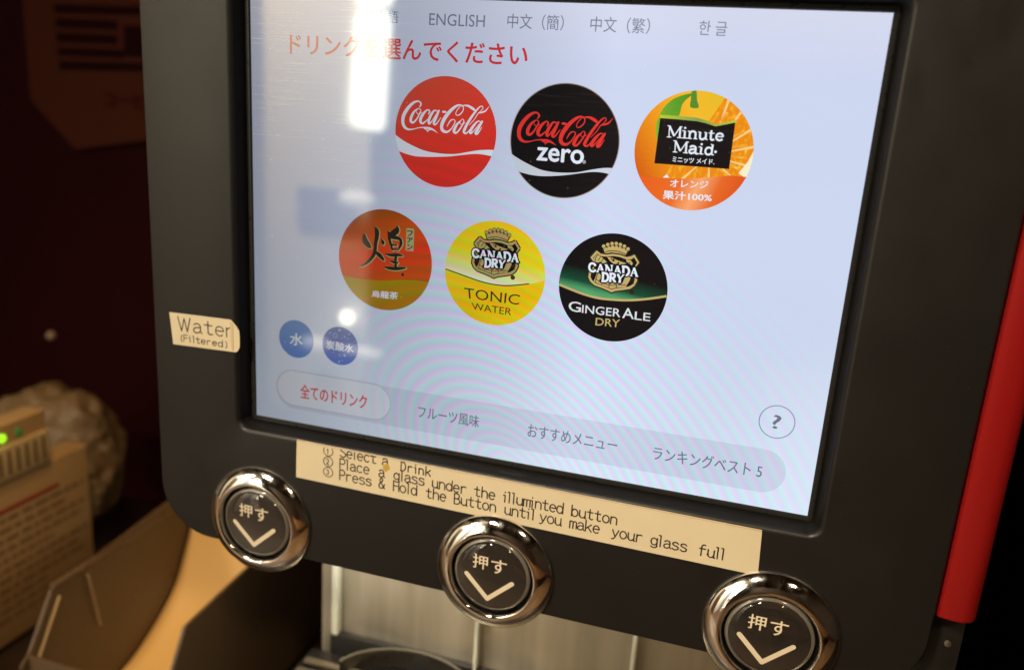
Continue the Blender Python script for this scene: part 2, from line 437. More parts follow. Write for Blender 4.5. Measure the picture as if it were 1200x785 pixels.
t = NT('clear_guard_plastic'); t.set(Base_Color=(.8, .77, .66), Roughness=.08, Transmission_Weight=.93, IOR=1.49); M['clear'] = t.m
M['guard'] = plain('smoky_guard_edge', (.11, .095, .065), .3); M['smoke'] = plain('dark_guard', (.016, .013, .010), .3)
for cx in (.072, .182, .288):
    g = tube('splash_guard', arc_pts(cx, .054, .052, .040, .1890, 14, 166), .0006, M['guard'], disp)
    P = arc_pts(cx, .054, .0520, .040, .174, 14, 166); Q = arc_pts(cx, .054, .0520, .040, .1880, 14, 166)
    P2 = arc_pts(cx, .054, .0508, .0388, .174, 14, 166); Q2 = arc_pts(cx, .054, .0508, .0388, .1880, 14, 166)
    k = len(P); V = P+Q+Q2+P2; F = []
    for i in range(k-1):
        for a in range(4): b = (a+1) % 4; F.append((a*k+i, a*k+i+1, b*k+i+1, b*k+i))
    fix(mesh('guard_wall', V, F, M['smoke'], g), 40)
tray = empty('drip_tray', (.152, .04, .15), disp)
box('tray_rim', (-.002, .0925, .1505), (.340, .0975, .188), M['black'], tray, .002)
box('tray_pan', (-.016, -.028, .1505), (.340, .092, .172), M['black'], tray, .002)
M['slat'] = plain('tan_steel_slat', (.30, .25, .17), .35, metal=.8, nscale=40)
s0 = box('slat', (-.010, -.0255, .1745), (.330, -.0205, .1780), M['slat'], tray, .001)
for i in range(1, 9):
    c = s0.copy(); col.objects.link(c); c.parent = tray; c.location = s0.location+Vector((0, .0118*i, 0))

# -------------------------------------------------- push buttons
M['lens'] = plain('dark_smoked_lens', (.022, .020, .018), .12, nscale=60, ior=1.6, coat=.8)
M['lensring'] = plain('grey_lens_edge', (.16, .145, .12), .12, ior=1.6, coat=.7)
t = NT('clear_dome'); tr = t.n('ShaderNodeBsdfTransparent'); gl = t.n('ShaderNodeBsdfGlossy'); gl.inputs['Roughness'].default_value = .05
fr = t.n('ShaderNodeLayerWeight'); fr.inputs[0].default_value = .5; mx = t.n('ShaderNodeMixShader')
t.l.new(t.math('ADD', t.math('MULTIPLY', t.math('POWER', fr.outputs['Facing'], 5.), .9), .055), mx.inputs[0]); t.l.new(tr.outputs[0], mx.inputs[1]); t.l.new(gl.outputs[0], mx.inputs[2]); t.l.new(mx.outputs[0], t.t.nodes['Material Output'].inputs[0]); M['dome'] = t.m
M['print'] = plain('cream_print', (.80, .70, .52), .5, var=.05)
ZB = Z0-.2885
for bi, (cx, wear) in enumerate(((.0080, 0), (.1517, 1), (.2947, 2))):
    b = empty('push_button', (cx, -.010, ZB), disp)
    lathe('chrome_ring', [(.0330, -.0005), (.0331, .0008), (.0327, .0018), (.0318, .0028), (.0306, .0038), (.0290, .0049), (.0272, .0058), (.0256, .0064), (.0244, .0067), (.0237, .0066), (.0232, .0062), (.0229, .0054), (.0227, .0035), (.0225, -.001)], cx, ZB, -.0098, M['chrome'], b, 128)
    lathe('socket', [(.0226, .0018), (.0222, .0024), (.0219, .0008), (.0216, -.003)], cx, ZB, -.0098, M['black'], b, 96)
    lathe('lens_edge', [(.0214, .0005), (.0214, .0030), (.0210, .0040), (.0203, .0046), (.0196, .0048), (.0194, .0046)], cx, ZB, -.0098, M['lensring'], b, 96)
    lathe('lens', [(.0195, .0020), (.0194, .00455), (.0180, .0047), (.0150, .00476), (.008, .0048), (.0005, .0048)], cx, ZB, -.0098, M['lens'], b, 96, cap=True)
    cv = lathe('lens_cover', [(.0200, .0046), (.0196, .0054), (.0185, .0061), (.0160, .0068), (.0125, .0074), (.0085, .0078), (.0040, .0080), (.0004, .00805)], cx, ZB, -.0098, M['dome'], b, 96, cap=True)
    if sum(p.normal.y for p in cv.data.polygons) > 0: cv.data.flip_normals()
    f = Flat(.01464); bx, by = cx*10, (Z0-ZB)*10
    f.text('押', (bx-.108, by-.108, bx-.024, by-.028), M['print'], .012)
    f.text('す', (bx-.004, by-.102, bx+.080, by-.020), M['print'], .012)
    f.done('button_lettering', b)
    f = Flat(.01464)
    f.stroke([(bx-.140, by+.016, .025), (bx-.016, by+.142, .025), (bx+.116, by+.022, .025)], M['print'])
    f.done('arrow_mark', b)

# small scuff beside the left button
f = Flat(.01005); M['scuff'] = plain('scuff', (.0035, .003, .003), .35); q0 = px(241, 560, .01)
f.stroke([(q0[0]-.012, q0[1]-.020, .004), (q0[0]-.010, q0[1]+.004, .007), (q0[0]+.004, q0[1]+.018, .008), (q0[0]+.012, q0[1]+.006, .003)], M['scuff'], smooth=True)
f.stroke([(q0[0]+.004, q0[1]-.016, .003), (q0[0]+.016, q0[1]-.002, .006)], M['scuff']); f.done('scuff', disp)
# -------------------------------------------------- paper labels
t = NT('beige_label_tape'); t.set(Base_Color=t.mix(t.noise(60), (.70, .615, .43), (.64, .555, .385)), Roughness=.33, IOR=1.5)
t.bump(t.noise(70, detail=2), .2, .0006); M['label'] = t.m
M['ink'] = plain('label_ink', (.022, .020, .018), .5)
def sheet(name, pts, d0, thick, mat, parent):
    P = [W(x, y, d0) for x, y in pts]; Q = [W(x, y, d0+thick) for x, y in pts]; n = len(P)
    T = geometry.tessellate_polygon([[Vector((x, y, 0)) for x, y in pts]])
    F = [tuple(n+i for i in f) for f in T]+[tuple(reversed(f)) for f in T]+[(i, (i+1) % n, n+(i+1) % n, n+i) for i in range(n)]
    return fix(mesh(name, P+Q, F, mat, parent))
sk = sheet('label_sticker', [(.323, 2.337), (.60, 2.3385), (2.840, 2.349), (2.846, 2.47), (2.852, 2.590), (2.84, 2.5915), (.317, 2.566), (.319, 2.45)], .0101, .00016, M['label'], disp)
sk['label'] = 'long beige instruction label under the display'
# folded lip of the tape along its upper edge
lip = [(.324, 2.3385), (2.839, 2.3505), (2.8395, 2.3575), (.3235, 2.3455)]
M['tape'] = plain('glossy_tape_edge', (.66, .52, .34), .18, var=.2, nscale=200, bump=.6, bscale=400, bdist=.0006)
sheet('tape_edge', lip, .01027, .00012, M['tape'], sk)

def arc(cx, cy, rx, ry, a0, a1, n=10): return [(cx+rx*math.cos(R(a0+(a1-a0)*i/n)), cy+ry*math.sin(R(a0+(a1-a0)*i/n))) for i in range(n+1)]
G = {
 'a': [arc(.25, .47, .20, .21, 155, 0)+[(.45, .12), (.54, 0)], [(.45, .41), (.22, .39), (.07, .31), (.03, .18), (.08, .04), (.21, 0), (.34, .03), (.45, .16)]],
 'b': [[(.03, 1), (.03, 0)], arc(.27, .34, .23, .34, 180, -180, 18)],
 'c': [arc(.27, .34, .23, .34, 45, 315, 14)],
 'd': [[(.49, 1), (.49, 0)], arc(.25, .34, .23, .34, 0, 360, 18)],
 'e': [[(.03, .36), (.49, .36)]+arc(.26, .34, .23, .34, 5, 315, 14)],
 'f': [[(.16, 0), (.16, .76)]+arc(.33, .78, .17, .21, 180, 60, 6), [(.02, .63), (.42, .63)]],
 'g': [arc(.26, .36, .22, .31, 0, 360, 18), [(.49, .68), (.48, .60), (.48, -.02)]+arc(.26, -.02, .22, .17, 0, -155, 8)],
 'h': [[(.04, 1), (.04, 0)], arc(.26, .42, .22, .25, 180, 0, 8)+[(.48, 0)]],
 'i': [[(0, .64), (.13, .64), (.13, 0)], [(.13, .90), (.13, .96)]],
 'k': [[(.04, 1), (.04, 0)], [(.46, .66), (.05, .24)], [(.20, .40), (.50, 0)]],
 'l': [[(0, 1), (.13, 1), (.13, 0)]],
 'm': [[(.02, .66), (.02, 0)], arc(.14, .54, .12, .12, 180, 0, 5)+[(.26, 0)], arc(.39, .54, .13, .12, 180, 0, 5)+[(.52, 0)]],
 'n': [[(.04, .66), (.04, 0)], arc(.26, .42, .22, .25, 180, 0, 8)+[(.48, 0)]],
 'o': [arc(.26, .34, .24, .34, 0, 360, 18)],
 'p': [[(.03, .66), (.03, -.25)], arc(.27, .34, .23, .34, 180, -180, 18)],
 'r': [[(.08, .66), (.08, 0)], arc(.32, .40, .24, .27, 180, 60, 7)],
 's': [[(.46, .56), (.36, .66), (.20, .67), (.07, .60), (.06, .47), (.16, .39), (.36, .33), (.48, .24), (.46, .09), (.34, .01), (.18, 0), (.04, .10)]],
 't': [[(.22, .92), (.22, .16)]+arc(.36, .16, .14, .15, 180, 320, 6), [(.02, .66), (.44, .66)]],
 'u': [[(.04, .66), (.04, .24)]+arc(.25, .24, .21, .23, 180, 360, 8), [(.47, .66), (.47, 0), (.54, 0)]],
 'y': [[(.04, .66), (.26, .04)], [(.50, .66), (.22, -.08), (.12, -.18), (.02, -.18)]],
 'S': [[(.48, .84), (.36, .99), (.18, 1), (.05, .88), (.06, .68), (.18, .57), (.36, .49), (.50, .36), (.49, .14), (.36, .01), (.17, 0), (.03, .14)]],
 'P': [[(.05, 0), (.05, 1), (.30, 1)]+arc(.30, .74, .20, .26, 90, -90, 8)+[(.05, .48)]],
 'D': [[(.05, 0), (.05, 1), (.22, 1)]+arc(.22, .5, .28, .5, 90, -90, 10)+[(.05, 0)]],
 'B': [[(.05, 0), (.05, 1), (.28, 1)]+arc(.28, .76, .17, .24, 90, -90, 8)+[(.05, .52)], [(.28, .52)]+arc(.28, .26, .22, .26, 90, -90, 8)+[(.05, 0)]],
 'H': [[(.04, 0), (.04, 1)], [(.50, 0), (.50, 1)], [(.04, .52), (.50, .52)]],
 'F': [[(.05, 0), (.05, 1), (.48, 1)], [(.05, .54), (.42, .54)]],
 'W': [[(0, 1), (.15, 0), (.28, .92), (.41, 0), (.55, 1)]],
 '&': [[(.52, .0), (.12, .68), (.12, .88), (.22, 1), (.32, .96), (.36, .80), (.28, .66), (.08, .42), (.02, .22), (.10, .03), (.26, 0), (.42, .12), (.52, .42)]],
 '(': [arc(.55, .4, .30, .62, 125, 235, 8)], ')': [arc(-.05, .4, .30, .62, 55, -55, 8)],
 '1': [[(.12, .80), (.27, 1), (.27, 0)]], '2': [arc(.26, .74, .22, .25, 165, -10, 8)+[(.05, 0), (.50, 0)]],
 '3': [arc(.25, .75, .20, .24, 150, -80, 8), arc(.25, .27, .23, .27, 80, -150, 8)],
}
NARROW = {'i': .62, 'l': .62}
def write(f, s, x, y, cap, adv, wd, m, slope=0., gw=None, clip=None):
    for ch in s:
        if ch != ' ':
            off = .14 if ch in NARROW else 0
            for L in G[ch]:
                P = [(x+(p[0]*(gw or 1)+off*.0)*cap, y-p[1]*cap+slope*(p[0]*cap), wd) for p in L]
                if clip is not None:
                    Q = []
                    for j, p in enumerate(P):
                        if p[1] >= clip: 
                            if j and P[j-1][1] < clip and not Q:
                                a = P[j-1]; tt = (clip-a[1])/(p[1]-a[1]); Q.append((a[0]+(p[0]-a[0])*tt, clip, wd))
                            Q.append(p)
                        elif Q:
                            a = Q[-1]; tt = (clip-a[1])/((p[1]-a[1]) or 1); Q.append((a[0]+(p[0]-a[0])*tt, clip, wd))
                            if len(Q) > 1: f.stroke(Q, m)
                            Q = []
                    if len(Q) > 1: f.stroke(Q, m)
                else: f.stroke(P, m)
            if clip is None or True: f.k = f.k if f.k < 20 else 0
        x += adv*NARROW.get(ch, 1); y += slope*adv*NARROW.get(ch, 1)
    return x
f = Flat(.01031); ink = M['ink']; sl = .006; cap = .060; wd = .0070
for s_, x, y in (('Select', .591, 2.390), ('a', .845, 2.392), ('Drink', .955, 2.402)):
    write(f, s_, x, y, cap if s_ != 'Drink' else .051, .0400, wd, ink, sl, 1.14, clip=2.348+.0048*(x-.59))
for s_, x, y in (('Place', .588, 2.461), ('a', .826, 2.4625), ('glass', .915, 2.463), ('under', 1.140, 2.4645), ('the', 1.380, 2.466), ('illuminted', 1.542, 2.467), ('button', 1.908, 2.470)):
    write(f, s_, x, y, cap, .0405 if s_[:3] != 'ill' else .0385, wd, ink, sl, 1.14)
for s_, x, y in (('Press', .588, 2.528), ('&', .828, 2.529), ('Hold', .914, 2.5295), ('the', 1.107, 2.5315), ('Button', 1.268, 2.533), ('until', 1.553, 2.535), ('you', 1.745, 2.537), ('make', 1.905, 2.538), ('your', 2.125, 2.540), ('glass', 2.322, 2.542), ('full', 2.562, 2.545)):
    write(f, s_, x, y, cap, .0405, wd, ink, sl, 1.14)
for k, y in enumerate((2.371, 2.4335, 2.4965)):
    P = [(.519+.0285*math.cos(R(a)), y+.0285*math.sin(R(a)), .005) for a in (range(-42, 223, 10) if k == 0 else range(0, 361, 10))]
    f.stroke(P, ink, caps=False)
    write(f, '123'[k], .508, y+.0155+(.002 if k == 0 else 0), .030, .02, .005, ink, clip=2.350)
f.done('label_text', sk)
stain = Flat(.01036); M['stain'] = plain('ochre_stain', (.55, .36, .06), .4)
sx_, sy_ = reader(320, 500, 3.927, .01)(521, 186)
stain.poly([(sx_+.020*math.cos(a*.35)*(1+.25*math.sin(a*1.9)), sy_+.022*math.sin(a*.35)*(1+.2*math.cos(a*1.3))) for a in range(18)], M['stain']); stain.done('stain', sk)

wsk = []
pts2 = [(-.489, 1.711), (-.30, 1.7065), (-.100, 1.702), (-.087, 1.703), (-.052, 1.735), (-.035, 1.758), (-.033, 1.80), (-.034, 1.852), (-.044, 1.872), (-.057, 1.885), (-.075, 1.886), (-.30, 1.892), (-.471, 1.897), (-.478, 1.82)]
w_ = sheet('label_sticker', pts2, .0101, .00016, M['label'], disp); w_['label'] = 'small beige label with a dog-eared right end'
sheet('tape_edge', [(-.094, 1.712), (-.074, 1.725), (-.072, 1.878), (-.084, 1.880)], .01028, .00022, M['tape'], w_)
f = Flat(.01031); wd = .0068
for ch, x, g in (('W', -.433, 1.85), ('a', -.334, 1.36), ('t', -.262, 1.5), ('e', -.190, 1.42), ('r', -.124, 1.28)):
    write(f, ch, x, 1.810-(x+.433)*.02, .080, .08, wd, ink, 0, g)
for ch, x in zip('(Filtered)', (-.430, -.400, -.364, -.340, -.318, -.284, -.248, -.210, -.172, -.130)):
    write(f, ch, x, 1.869-(x+.43)*.01, .037, .03, .0052, ink, 0, 1.55)
f.done('label_text', w_)

# ================================================================== THE DISPLAY
BG = scr_grad('screen_white', [(0, (214, 219, 240)), (.12, (205, 214, 240)), (.55, (206, 217, 242)), (1, (212, 226, 244))], 0, 1, (0, 0), 2.28)
base = Flat(0.0)
base.poly([(0, 0), (3.04, 0), (3.04, 2.28), (0, 2.28)], BG)
screen = base.done('touch_screen', disp)
TX = scr('grey_text', (120, 128, 148)); TXD = scr('slate_text', (104, 114, 135)); RED = scr('red_text', (214, 52, 58)); BLUE = scr('blue_text', (74, 104, 165))
WHT = scr('screen_bright_white', (228, 235, 246)); BLK = scr('screen_black', (14, 12, 16))
# language row
f = Flat(3e-5)
f.text('日本語', (.650, .062, .822, .119), BLUE, .004)
f.done('language_text', screen)
f = Flat(3e-5)
f.text('ENGLISH', (.984, .066, 1.266, .120), TX, -.004); f.done('language_text', screen)
f = Flat(3e-5); f.text('中文（簡）', (1.377, .054, 1.648, .121), TX, .002); f.done('language_text', screen)
f = Flat(3e-5); f.text('中文（繁）', (1.773, .054, 2.044, .121), TX, .002); f.done('language_text', screen)
f = Flat(3e-5); f.text('한 글', (2.260, .056, 2.380, .116), TX, .002); f.done('language_text', screen)
f = Flat(3e-5); f.text('ドリンクを選んでください', (.228, .189, 1.485, .285), RED, .022); f.done('heading_text', screen)
# category bar
BARC = scr('bar_grey', (198, 208, 230)); PSH = scr('pill_shadow', (188, 197, 216)); PIL = scr('pill_white', (216, 224, 238))
def cap_(f, x0, x1, y0, y1, m, n=20):
    r = (y1-y0)/2; P = [(x1-r+r*math.sin(math.pi*i/n), y0+r-r*math.cos(math.pi*i/n)) for i in range(n+1)]+[(x0+r-r*math.sin(math.pi*i/n), y0+r+r*math.cos(math.pi*i/n)) for i in range(n+1)]
    f.poly(P, m)
f = Flat(3e-5); cap_(f, .13, 2.912, 1.978, 2.202, BARC); bar = f.done('category_bar', screen)
f = Flat(6e-5); cap_(f, .128, .848, 1.969, 2.193, scr('pill_soft_edge', (202, 210, 227))); cap_(f, .133, .842, 1.973, 2.188, PSH); cap_(f, .141, .835, 1.979, 2.178, PIL); f.done('selected_tab', screen)
for s_, b4, m, bo in (('全てのドリンク', (.286, 2.046, .697, 2.127), RED, .02), ('フルーツ風味', (1.003, 2.054, 1.352, 2.124), TXD, .008), ('おすすめメニュー', (1.621, 2.054, 2.092, 2.124), TXD, .008), ('ランキングベスト 5', (2.275, 2.057, 2.803, 2.129), TXD, .008)):
    f = Flat(1.6e-4); f.text(s_, b4, m, bo); f.done('tab_text', screen)
f = Flat(3e-5); cxq, cyq = px(910.4, 494.3); f.ring(cxq, cyq, .081, .0055, scr('help_ring', (140, 156, 186)))
f.text('?', (cxq-.0175, cyq-.034, cxq+.0175, cyq+.034), TXD, .02); f.done('help_icon', screen)

# drink icons
RI = .2658; X0 = 1.0889; DX = .6034; YA = .6148; YB = 1.2874; OF = -.3064
LOGO = [
 [(300,165,12),(316,135,20),(300,110,16),(268,106,22),(220,130,34),(165,185,42),(122,255,46),(112,320,42),(127,368,38),(165,395,24),(220,395,13),(280,381,10),(340,378,16),(400,387,26),(445,405,18),(486,436,2)],
 [(345,385,16),(372,405,14),(380,428,2)], [(420,395,18),(385,408,12),(380,428,2)],
 [(285,180,10),(240,212,24),(206,268,36),(200,312,34),(226,325,26),(265,288,18),(298,232,16),(312,200,12),(290,178,8)],
 [(282,182,7),(262,212,7),(284,238,8),(322,222,7)],
 [(395,238,14),(408,210,18),(388,194,14),(346,225,28),(310,280,38),(305,320,32),(332,334,22),(385,292,10)],
 [(495,212,12),(460,202,18),(420,250,32),(394,308,32),(400,338,26),(432,308,12),(492,222,10)],
 [(508,204,24),(468,288,34),(448,334,30),(472,344,18),(528,276,7)],
 [(553,215,25),(580,218,25)],
 [(778,158,9),(740,146,18),(690,162,30),(620,220,42),(558,300,46),(532,368,42),(546,412,38),(592,424,26),(640,388,14),(680,322,12),(666,297,10),(632,307,15),(604,345,12),(590,372,4)],
 [(742,148,9),(774,166,11),(770,206,12),(736,244,14),(706,254,10),(691,238,9),(706,200,9),(745,158,9)],
 [(780,150,12),(830,156,26),(880,186,32),(905,208,18)], [(935,232,8),(972,224,18),(1015,208,17),(1060,158,2)],
 [(745,308,10),(702,345,28),(672,395,36),(666,425,32),(692,434,22),(738,385,18),(776,320,14),(764,292,8),(742,308,8)],
 [(742,310,7),(732,336,7),(758,346,7),(792,330,7)],
 [(990,182,10),(984,160,9),(955,166,14),(920,200,20),(870,260,28),(820,330,30),(782,398,34),(772,428,28),(800,440,18),(842,398,8)],
 [(990,180,10),(965,210,8),(930,240,10),(890,298,8),(835,352,7)],
 [(965,325,10),(930,316,16),(882,360,30),(842,418,34),(848,440,24),(884,412,12),(958,330,8)],
 [(976,318,22),(932,388,32),(902,440,34),(926,440,18),(970,378,7)]]
rz = reader(595, 120, 8.571); zc = (X0+DX, YA)
LOGO_N = []
for L in LOGO:
    Q = []
    for (x, y, wd_) in L:
        a = rz(x, y); Q.append((a[0]-zc[0], a[1]-zc[1], wd_*.00050*.97))
    LOGO_N.append(Q)
def logo(f, cx, cy, m, dx=0, dy=0, k=1., wk=.92):
    for Q in LOGO_N: f.stroke([(cx+(x+dx)*k, cy+(y+dy)*k, wd_*k*wk) for x, y, wd_ in Q], m, smooth=True)
SW_UP = [(0,485),(40,520),(150,590),(300,665),(400,693),(500,705),(600,708),(700,703),(850,676),(960,661),(1045,661),(1110,668)]
SW_LO = [(1110,745),(1005,718),(950,706),(880,700),(820,702),(750,710),(650,724),(550,735),(450,741),(350,742),(270,735),(200,722),(95,690),(0,640)]
def swoosh(f, cx, cy, m, dy=0.):
    P = [rz(x, y) for x, y in SW_UP+SW_LO]; P = [(cx+p[0]-zc[0], cy+p[1]-zc[1]+dy) for p in P]
    n1 = len(SW_UP); A = catmull(P[:n1], 6); B = catmull(P[n1:], 6); f.clipped(A+B, cx, cy, RI*.998, m)
# red cola
f = Flat(3e-5); cx, cy = X0, YA
f.circle(cx, cy, RI, scr_grad('icon_red', [(0, (214, 74, 54)), (.5, (228, 58, 44)), (1, (220, 46, 38))], .4, 1, (cx-.2, cy-.2), .5))
rc = reader(460, 115, 9.6); a = rc(105, 320); b = rc(1085, 185)
a0 = [min(q[0] for L in LOGO_N for q in L), max(q[0] for L in LOGO_N for q in L)]
kk = (b[0]-a[0])/(a0[1]-a0[0])*1.0; c1 = rc(545, 330)
logo(f, cx, cy, WHT, -.002, -.016, kk*.99, .80)
su = [rc(x, y) for x, y in [(0,390),(30,412),(140,490),(300,570),(400,603),(500,620),(600,630),(720,630),(850,608),(960,590),(1060,584),(1135,586),(1190,592)]]
sl_ = [rc(x, y) for x, y in [(1190,680),(1110,655),(1040,640),(960,630),(880,632),(780,642),(640,658),(500,662),(380,662),(260,655),(160,630),(72,597),(0,560)]]
f.clipped(catmull(su, 6)+catmull(sl_, 6), cx, cy, RI*.999, WHT); f.done('drink_icon', screen)['label'] = 'round red cola icon with white script'
# black cola
f = Flat(3e-5); cx, cy = X0+DX, YA
f.circle(cx, cy, RI, scr('icon_rim', (150, 130, 120))); f.circle(cx, cy, RI*.985, BLK)
logo(f, cx, cy, scr('logo_red', (226, 52, 46)))
swoosh(f, cx, cy, scr('silver_white', (205, 212, 224)))
za, zb, zc2, zd = rz(305, 452), rz(765, 486), rz(757, 622), rz(292, 580)
f.text('zero', None, WHT, .05, corners=[za, zb, zc2, zd]); q = rz(768, 600); f.circle(*q, .009, scr('mid_grey', (150, 152, 158)), 16)
f.done('drink_icon', screen)['label'] = 'round black cola icon with red script'
# orange juice
f = Flat(3e-5); cx, cy = X0+2*DX, YA; rm = reader(735, 95, 4.906)
OR = scr_grad('orange_peel', [(0, (214, 96, 12)), (.3, (240, 150, 20)), (.62, (246, 186, 40)), (1, (226, 190, 40))], 1, -.6, (cx-.27, cy+.05), .62, .12, 900)
f.circle(cx, cy, RI, OR)
PULP = scr_grad('orange_pulp', [(0, (238, 140, 14)), (.45, (246, 172, 34)), (.62, (250, 200, 70)), (1, (255, 236, 176))], 0, 1, (cx, cy), 10, 3.2, 520, (1, 1, .55))
PULP2 = scr_grad('orange_pulp_light', [(0, (242, 160, 40)), (.5, (250, 196, 80)), (1, (255, 240, 200))], 0, 1, (cx, cy), 10, 3.2, 520, (.6, 1, 1))
pul = [rm(x, y) for x, y in [(560, 100), (500, 190), (420, 300), (300, 420), (205, 555), (300, 640), (760, 640), (800, 300), (700, 80)]]
f.clipped(pul, cx, cy, RI*.999, PULP)
hub = rm(470, 430)
for k, (ax, ay) in enumerate([(600, 60), (690, 130), (760, 250), (770, 370), (740, 500), (640, 590), (470, 600), (290, 590)]):
    e = rm(ax, ay); dx_, dy_ = e[0]-hub[0], e[1]-hub[1]; L_ = math.hypot(dx_, dy_); nx, ny = -dy_/L_*.0055, dx_/L_*.0055
    f.clipped([hub, (e[0]+nx*1.5, e[1]+ny*1.5), (e[0]-nx, e[1]-ny)][::(-1 if False else 1)], cx, cy, RI*.995, scr('pith', (248, 208, 130)))
for k in range(9):
    a_ = R(-62+15*k); r1, r2 = .10+.02*(k % 3), .215
    f.stroke([(cx+.02+r1*math.cos(a_), cy+.01+r1*math.sin(a_), .004), (cx+.02+r2*math.cos(a_+.04), cy+.01+r2*math.sin(a_+.04), .013)], PULP2)
f.clipped([rm(x, y) for x, y in [(640, 530), (690, 470), (740, 380), (800, 400), (760, 560), (680, 560)]], cx, cy, RI*.999, scr('pith_white', (250, 240, 205)))
f.poly([rm(x, y) for x, y in [(205, 556), (228, 535), (242, 556)]], WHT)
LEAF = scr_grad('leaf_green', [(0, (150, 196, 60)), (.5, (96, 160, 40)), (1, (60, 120, 30))], .8, -.2, (cx-.25, cy), .3, .2, 500)
f.poly(catmull([rm(x, y) for x, y in [(375, 72), (330, 80), (265, 105), (210, 155), (180, 215), (165, 260), (170, 330), (190, 330), (290, 215), (320, 130), (375, 80)]], 4), LEAF)
f.poly(catmull([rm(x, y) for x, y in [(370, 62), (398, 58), (402, 110), (412, 150), (392, 158), (362, 150), (366, 110)]], 4), scr('stem_green', (84, 140, 48)))
band = [rm(x, y) for x, y in [(20, 520), (90, 545), (200, 558), (330, 562), (460, 556), (590, 544), (690, 552), (770, 540)]]
f.clipped(catmull(band, 5)+[rm(770, 800), rm(20, 800)], cx, cy, RI*.999, scr_grad('band_orange', [(0, (232, 92, 22)), (.45, (236, 110, 34)), (.62, (250, 168, 110)), (.8, (234, 106, 36)), (1, (222, 84, 24))], 1, .35, (cx-.25, cy+.1), .5))
f.poly([rm(x, y) for x, y in [(188, 196), (300, 202), (400, 212), (450, 226), (512, 250), (560, 240), (626, 222), (622, 244), (540, 262), (505, 268), (430, 240), (300, 224), (186, 216)]], scr_grad('banner_green', [(0, (190, 205, 40)), (.5, (130, 160, 80)), (1, (190, 205, 60))], 1, 0, (cx-.17, cy), .36))
f.poly([rm(x, y) for x, y in [(190, 214), (300, 222), (400, 232), (450, 243), (508, 262), (560, 252), (622, 240), (586, 507), (156, 474)]], BLK)

# slab-serif letters made of strokes: (points, thick?) in a cell 0..1 high
SER = {
 'M': (1.15, [[(.16, 0), (.16, 1), 0], [(.16, 1), (.56, .12), 1], [(.56, .12), (.98, 1), 0], [(.98, 1), (.98, 0), 1], [(0, 0), (.34, 0), 2], [(0, 1), (.2, 1), 2], [(.78, 0), (1.14, 0), 2], [(.94, 1), (1.14, 1), 2]]),
 'i': (.42, [[(.2, .66), (.2, 0), 1], [(.0, .66), (.2, .66), 2], [(.0, 0), (.4, 0), 2], [(.19, .93), (.21, .93), 3]]),
 'n': (.78, [[(.16, .66), (.16, 0), 1], [(.0, .66), (.16, .66), 2], [(.0, 0), (.34, 0), 2], [(.16, .5), (.3, .66), (.46, .67), (.58, .56), (.6, .4), (.6, 0), 1], [(.46, 0), (.76, 0), 2]]),
 'u': (.78, [[(.16, .66), (.16, .2), (.24, .02), (.4, 0), (.6, .2), 1], [(.6, .66), (.6, 0), 1], [(.0, .66), (.16, .66), 2], [(.46, .66), (.6, .66), 2], [(.6, 0), (.76, 0), 2]]),
 't': (.5, [[(.2, .92), (.2, .14), (.3, .0), (.46, .06), 1], [(.0, .64), (.44, .64), 2]]),
 'e': (.68, [[(.1, .36), (.58, .36), 0], [(.58, .36), (.54, .58), (.36, .68), (.18, .6), (.1, .36), (.16, .1), (.36, 0), (.58, .12), 1]]),
 'a': (.74, [[(.1, .54), (.24, .67), (.44, .66), (.54, .5), (.54, .08), (.64, 0), (.72, .02), 1], [(.54, .4), (.3, .38), (.1, .26), (.12, .06), (.28, 0), (.54, .16), 1]]),
 'd': (.78, [[(.58, 1), (.58, 0), 1], [(.44, 1), (.58, 1), 2], [(.58, 0), (.76, 0), 2], [(.58, .54), (.4, .67), (.2, .62), (.1, .34), (.18, .06), (.38, 0), (.58, .14), 1]]),
 'C': (.95, [[(.84, .72), (.7, .93), (.46, 1), (.2, .86), (.09, .5), (.2, .14), (.46, 0), (.72, .08), (.88, .26), 1], [(.84, 1), (.84, .68), 2]]),
 'A': (1.0, [[(.14, 0), (.5, 1), 0], [(.46, 1), (.84, 0), 1], [(.28, .34), (.7, .34), 2], [(0, 0), (.3, 0), 2], [(.66, 0), (1.0, 0), 2]]),
 'N': (1.05, [[(.18, 0), (.18, 1), 0], [(.16, 1), (.84, 0), 1], [(.86, 0), (.86, 1), 0], [(0, 0), (.34, 0), 2], [(0, 1), (.2, 1), 2], [(.7, 1), (1.02, 1), 2]]),
 'D': (.98, [[(.2, 0), (.2, 1), 1], [(.02, 1), (.5, 1), (.76, .86), (.88, .5), (.76, .14), (.5, 0), (.02, 0), 1]]),
 'R': (.98, [[(.2, 0), (.2, 1), 1], [(.02, 1), (.52, 1), (.7, .9), (.72, .66), (.52, .5), (.2, .48), 1], [(.46, .48), (.84, 0), 1], [(.02, 0), (.36, 0), 2], [(.7, 0), (.98, 0), 2]]),
 'Y': (.95, [[(.12, 1), (.46, .45), 1], [(.84, 1), (.46, .45), 0], [(.46, .45), (.46, 0), 1], [(0, 1), (.28, 1), 2], [(.68, 1), (.95, 1), 2], [(.28, 0), (.64, 0), 2]]),
}
